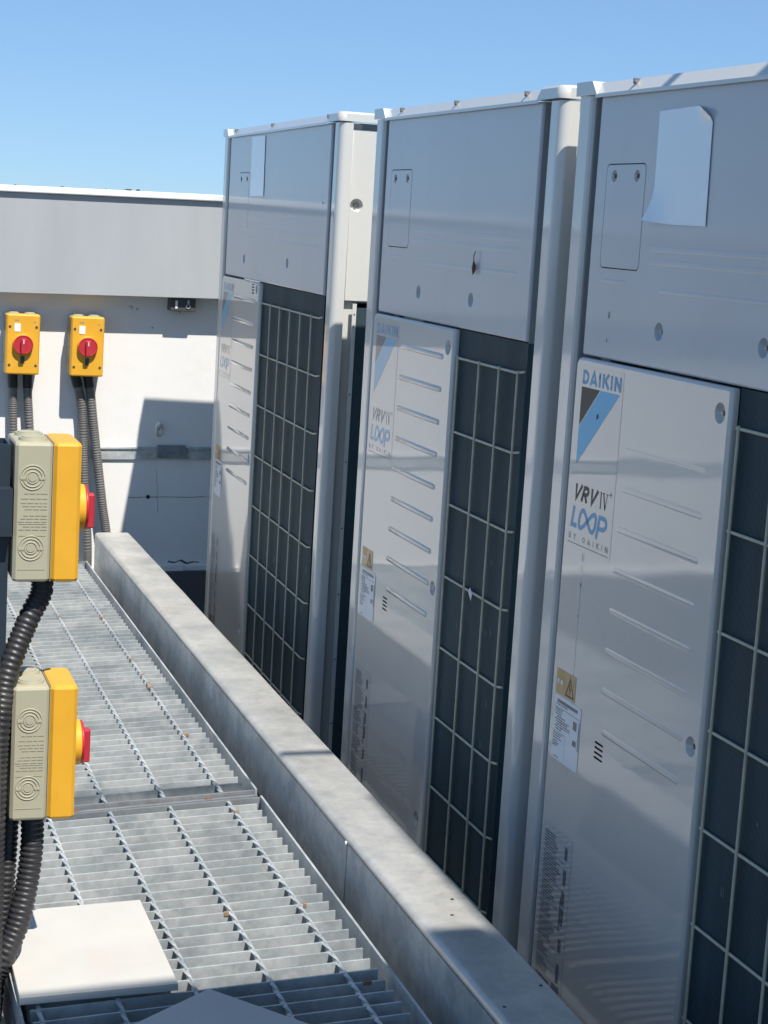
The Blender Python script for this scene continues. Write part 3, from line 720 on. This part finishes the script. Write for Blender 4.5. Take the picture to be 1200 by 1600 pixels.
    u = MB(); rect(u, .087, .225, ZC-.4496, ZC-.4482, y); u.build('underline', 'greyprint', cvo)
    if True:
        tq = MB(); quad(tq, [(.086, ZC-.684), (.154, ZC-.684), (.154, ZC-.645), (.086, ZC-.645)], y); ol = tq.build('warning_label', 'orange_label', cvo)
        tr = MB(); strip(tr, [(.122, ZC-.679), (.149, ZC-.679), (.1355, ZC-.652)], .0022, y-.0003, closed=True)
        strip(tr, [(.1355, ZC-.660), (.1335, ZC-.668), (.1375, ZC-.668), (.1355, ZC-.675)], .0016, y-.0003); tr.build('warning_triangle', 'black', ol)
        tt = MB(); textlines(tt, .091, .118, ZC-.66, ZC-.649, .0035, y-.0003, rnd=random.Random(4)); tt.build('print', 'label_tri', ol, kind='stuff')
        tt = MB(); rect(tt, .091, .097, ZC-.668, ZC-.661, y-.0003); rect(tt, .102, .110, ZC-.668, ZC-.661, y-.0003); tt.build('pictogram', 'white_label', ol)
        wl = MB(); quad(wl, rrect(.085, .180, ZC-.785, ZC-.686, .004), y-.0001); wo = wl.build('rating_label', 'white_label', cvo)
        tt = MB(); rg = random.Random(8); yy = y-.0005
        rect(tt, .096, .168, ZC-.6965, ZC-.6915, yy); textlines(tt, .092, .165, ZC-.702, ZC-.6985, .0035, yy, rnd=rg)
        rect(tt, .088, .178, ZC-.7045, ZC-.7038, yy); textlines(tt, .089, .130, ZC-.738, ZC-.706, .0038, yy, rnd=rg, indent=.01)
        rect(tt, .088, .132, ZC-.742, ZC-.7414, yy); rect(tt, .1318, .1323, ZC-.779, ZC-.742, yy); textlines(tt, .089, .126, ZC-.752, ZC-.744, .0038, yy, rnd=rg)
        textlines(tt, .112, .150, ZC-.733, ZC-.722, .0034, yy-.00005, rnd=rg); rect(tt, .156, .168, ZC-.724, ZC-.711, yy); rect(tt, .158, .170, ZC-.748, ZC-.7395, yy)
        rect(tt, .1755, .178, ZC-.752, ZC-.708, yy); textlines(tt, .089, .11, ZC-.764, ZC-.756, .0034, yy, rnd=rg); textlines(tt, .096, .115, ZC-.7815, ZC-.780, .003, yy, rnd=rg)
        tt.build('print', 'textprint', wo, kind='stuff')
    ft = MB(); quad(ft, rrect(.081, .186, ZC-1.19, ZC-.888, .004), y+.0002); fo = ft.build('instruction_sticker', 'film', cvo)
    tt = MB(); rg = random.Random(11); yy = y-.0003
    zc_ = ZC-.900
    for blk in range(9):
        h = rg.choice([.02, .028, .036]); textlines(tt, .089, rg.uniform(.13, .152), zc_-h, zc_, .0043, yy, rnd=rg, words=False, th=.42); zc_ -= h+.007
        rect(tt, .089, .165, zc_+.003, zc_+.0038, yy)
    for (z, h) in ((-.905, .02), (-.94, .024), (-.975, .022), (-1.002, .026), (-1.05, .02), (-1.09, .03)):
        rect(tt, .162, .171, ZC+z-h, ZC+z, yy-.0001)
    rect(tt, .158, .1605, ZC-1.04, ZC-.985, yy); rect(tt, .150, .176, ZC-1.175, ZC-1.125, yy); rect(tt, .10, .14, ZC-1.17, ZC-1.13, yy)
    tt.build('print', 'textprint', fo, kind='stuff')
    # --- coil and wire guard
    g0, g1 = CW+.004, Wd-PR+.002
    MB().box(g0, g1, .0075, .06, cz0, ZM-.002).build('coil', 'coil', t)
    bf = MB(); rb_ = random.Random(int(Wd*100)+len(kind))
    for i in range(16):
        a, b = rb_.uniform(g0+.02, g1-.03), rb_.uniform(cz0, ZM-.05); L = rb_.uniform(.006, .022); k_ = rb_.uniform(.0008, .002)
        for j in range(rb_.choice([1, 1, 2, 3])):
            strip(bf, [(a+j*.005, b), (a+j*.005+.001, b+L*.5), (a+j*.005-.0005, b+L)], k_, .0071)
    bf.build('bent_fins', 'fin_glint', t, kind='stuff')  # bent fins as pale strokes, their glints put into the colour
    zt_ = ZC-.222
    step = .089 if not far else .1035
    xs = []; x = g0+.012
    while x < g1-.02: xs.append(x); x += step
    if not far and Wd < 1: xs = [g0+.012, g0+.116, g0+.208, g1-.022]
    vw = MB().tube([(0, 0, cz0), (0, 0, zt_+.004)], .0023, 8).mesh('guard_wire', 'wire')
    for x in xs: put('guard_wire', vw, t, loc=(x, .0015, 0))
    hm = MB().tube([(g0+.004, .0035, 0), (g1-.030, .0035, 0), (g1-.018, .004, .0015), (g1-.002, .006, .004)], .0023, 8).mesh('guard_wire', 'wire')
    z = zt_
    while z > cz0: put('guard_wire', hm, t, loc=(0, 0, z)); z -= .1305
    return t, upo, cvo

u1, u1u, u1c = unit((.0116, 5.0224), -.017, 1.24, 'far wide white metal air conditioner cabinet with five column wire guard, next to the wall', 'far')
u2, u2u, u2c = unit((-.0114, 3.5178), .0092, .93, 'middle narrower white metal air conditioner cabinet with three column wire guard', 'mid')
u3, u3u, u3c = unit((-.0002, 2.5326), .0196, 1.24, 'nearest white metal air conditioner cabinet, cut by the right photo edge, its blue lettering clear', 'near')
# the same cabinet plates are offset in height by a few millimetres
u1.location.z = .0056; u2.location.z = -.0023; u3.location.z = -.0033

# loose sheets stuck on the upper panels (own geometry, slightly curled)
def paper(par, label, P, grid, curl, m='blue_paper'):
    t = thing('blank_sheet', label, 'sheet', par.matrix_world.translation if False else par.location, par.rotation_euler, 'blank pale blue sheets on the cabinets')
    nx, nz = grid; vs = []; fs = []
    for j in range(nz+1):
        for i in range(nx+1):
            a, b = i/nx, j/nz
            x = (P[0][0]*(1-a)+P[1][0]*a)*(1-b)+(P[3][0]*(1-a)+P[2][0]*a)*b
            z = (P[0][1]*(1-a)+P[1][1]*a)*(1-b)+(P[3][1]*(1-a)+P[2][1]*a)*b
            y, dx, dz = curl(a, b); vs.append((x+dx, .0018-y, z+dz))
    for j in range(nz):
        for i in range(nx): q = j*(nx+1)+i; fs.append((q, q+1, q+nx+2, q+nx+1))
    mb = MB(); mb.add(vs, fs, True)
    nb = len(vs); mb.add([(x, y+.0004, z) for x, y, z in vs], [f[::-1] for f in fs], True)
    mb.build('paper', m, t); return t
def curl3(a, b):
    c1 = max(0, a-.72)/.28*max(0, b-.86)/.14; c2 = max(0, .35-b)/.35*max(0, .4-a)/.4
    return (.012*c1**1.5+.010*c2**1.6, -.010*c1-.014*c2**2, -.006*c1+.004*c2**2)
paper(u3, 'large blank pale blue sheet with curled corners on the nearest cabinet', [(.266, ZC+.026), (.417, ZC+.025), (.412, ZC+.181), (.263, ZC+.177)], (14, 20), curl3)
paper(u1, 'narrow blank pale blue sheet on the far cabinet beside its service hatch', [(.355, ZC+.046), (.512, ZC+.046), (.504, ZC+.198), (.348, ZC+.199)], (4, 4), lambda a, b: (0, 0, 0))

def u2w(u, s, d, z): return u.matrix_basis @ Vector((s, d, z))
# dried leaf on the middle cabinet and scrap caught in its wire guard
lf = MB(); n = 10; vs = [(.010*sin(2*pi*i/n)*(.45 if i < 5 else .6), -.002-.002*cos(4*pi*i/n), .013*cos(2*pi*i/n)) for i in range(n)]
lf.add(vs+[(0, -.006, 0)], [(i, (i+1) % n, n) for i in range(n)], True); lf.tube([(0, -.003, .012), (.001, -.004, .02), (.003, -.002, .028)], .0008, 5)
lo_ = lf.build('dried_leaf', 'dry', None, label='small dried brown leaf stuck to the upper panel of the middle cabinet', category='leaf')
lo_.matrix_basis = u2.matrix_basis @ Matrix.Translation((.603, .001, ZC-.062))
sf = MB(); vs = [(-.004, 0, .008), (.004, -.002, .009), (.009, 0, .0), (.002, .001, -.014), (-.002, -.002, -.002), (-.008, 0, -.002)]
sf.add(vs+[(0, -.004, .002)], [(i, (i+1) % 6, 6) for i in range(6)])
so2 = sf.build('paper_scrap', 'white_pl', None, label='small pale scrap caught on the wire guard of the middle cabinet', category='scrap')
so2.matrix_basis = u2.matrix_basis @ Matrix.Translation((.682, .002, ZC-.615))
dt = MB()
for z, q in ((.062, .0012), (.052, .001), (.045, .0014), (.033, .003)): rect(dt, 1.108, 1.108+q*2, ZC+z-q, ZC+z+q*.8, .0028)
dt.build('mark', 'black', u1u, kind='stuff')
# drips on the nearest cabinet
dr = MB(); r = random.Random(3)
for (s, z, L, w_) in ((.1515, -.112, .010, .0026), (.1508, -.146, .006, .0018)):
    quad(dr, [(s, ZC+z), (s+w_, ZC+z+L*.2), (s+w_*.9, ZC+z+L), (s+.0004, ZC+z+L*.9)], .0028)
dr.build('stain', 'black', u3u)
dr = MB()
for (s, z, L, w_) in ((.1535, -.258, .008, .005), (.1535, -.199, .005, .0022), (.1435, -.472, .016, .0016), (.143, -.487, .012, .0012), (.143, -.508, .005, .0024), (.142, -.554, .003, .0018)):
    quad(dr, [(s, ZC+z), (s+w_, ZC+z+L*.2), (s+w_*.9, ZC+z+L), (s+.0004, ZC+z+L*.9)], -.0047)
dr.build('stain', 'black', u3c)
dr = MB()
for (s, z, L) in ((.1522, -.185, .115), (.1418, -.80, .30), (.1425, -.55, .05)):
    c = -.0042 if z < -.2 else .0028
    if z < -.2: quad(dr, [(s, ZC+z), (s+.0012, ZC+z), (s+.0012, ZC+z+L), (s, ZC+z+L)], c)
dr.build('drip_line', 'white_label', u3c)

# ------------------------------------------------------------------ unseen things added above and behind the camera to throw the near shade
du = thing('shade_blocker', 'unseen added duct behind the viewer that shades the near end of the walkway', 'blocker')
MB().box(-2.4, .115, -.6, .647, ZC+1.2, ZC+1.6, .01).build('blocker_body', 'galv', du)
MB().box(.12, 1.6, -.2, 1.20, ZC+1.15, ZC+1.6, .01).build('blocker_arm', 'galv', du)
for x in (-1.8, -.8): MB().box(x, x+.03, -.63, .64, ZC+1.17, ZC+1.195).build('flange', 'galv_old', du)
for y in (-.5, ): 
    for x in (-2.2, 1.4): MB().box(x, x+.05, y, y+.05, 0, ZC+1.19).build('leg', 'galv_old', du)
cb = MB().tube([(-2.5, 1.53, ZC+1.42), (-1, 1.545, ZC+1.40), (1, 1.55, ZC+1.40), (2.5, 1.56, ZC+1.43)], .011, 10)
cb.build('overhead_cable', 'black', None, label='black overhead cable crossing above the walkway, seen by its thin shadow on the beam', category='cable')
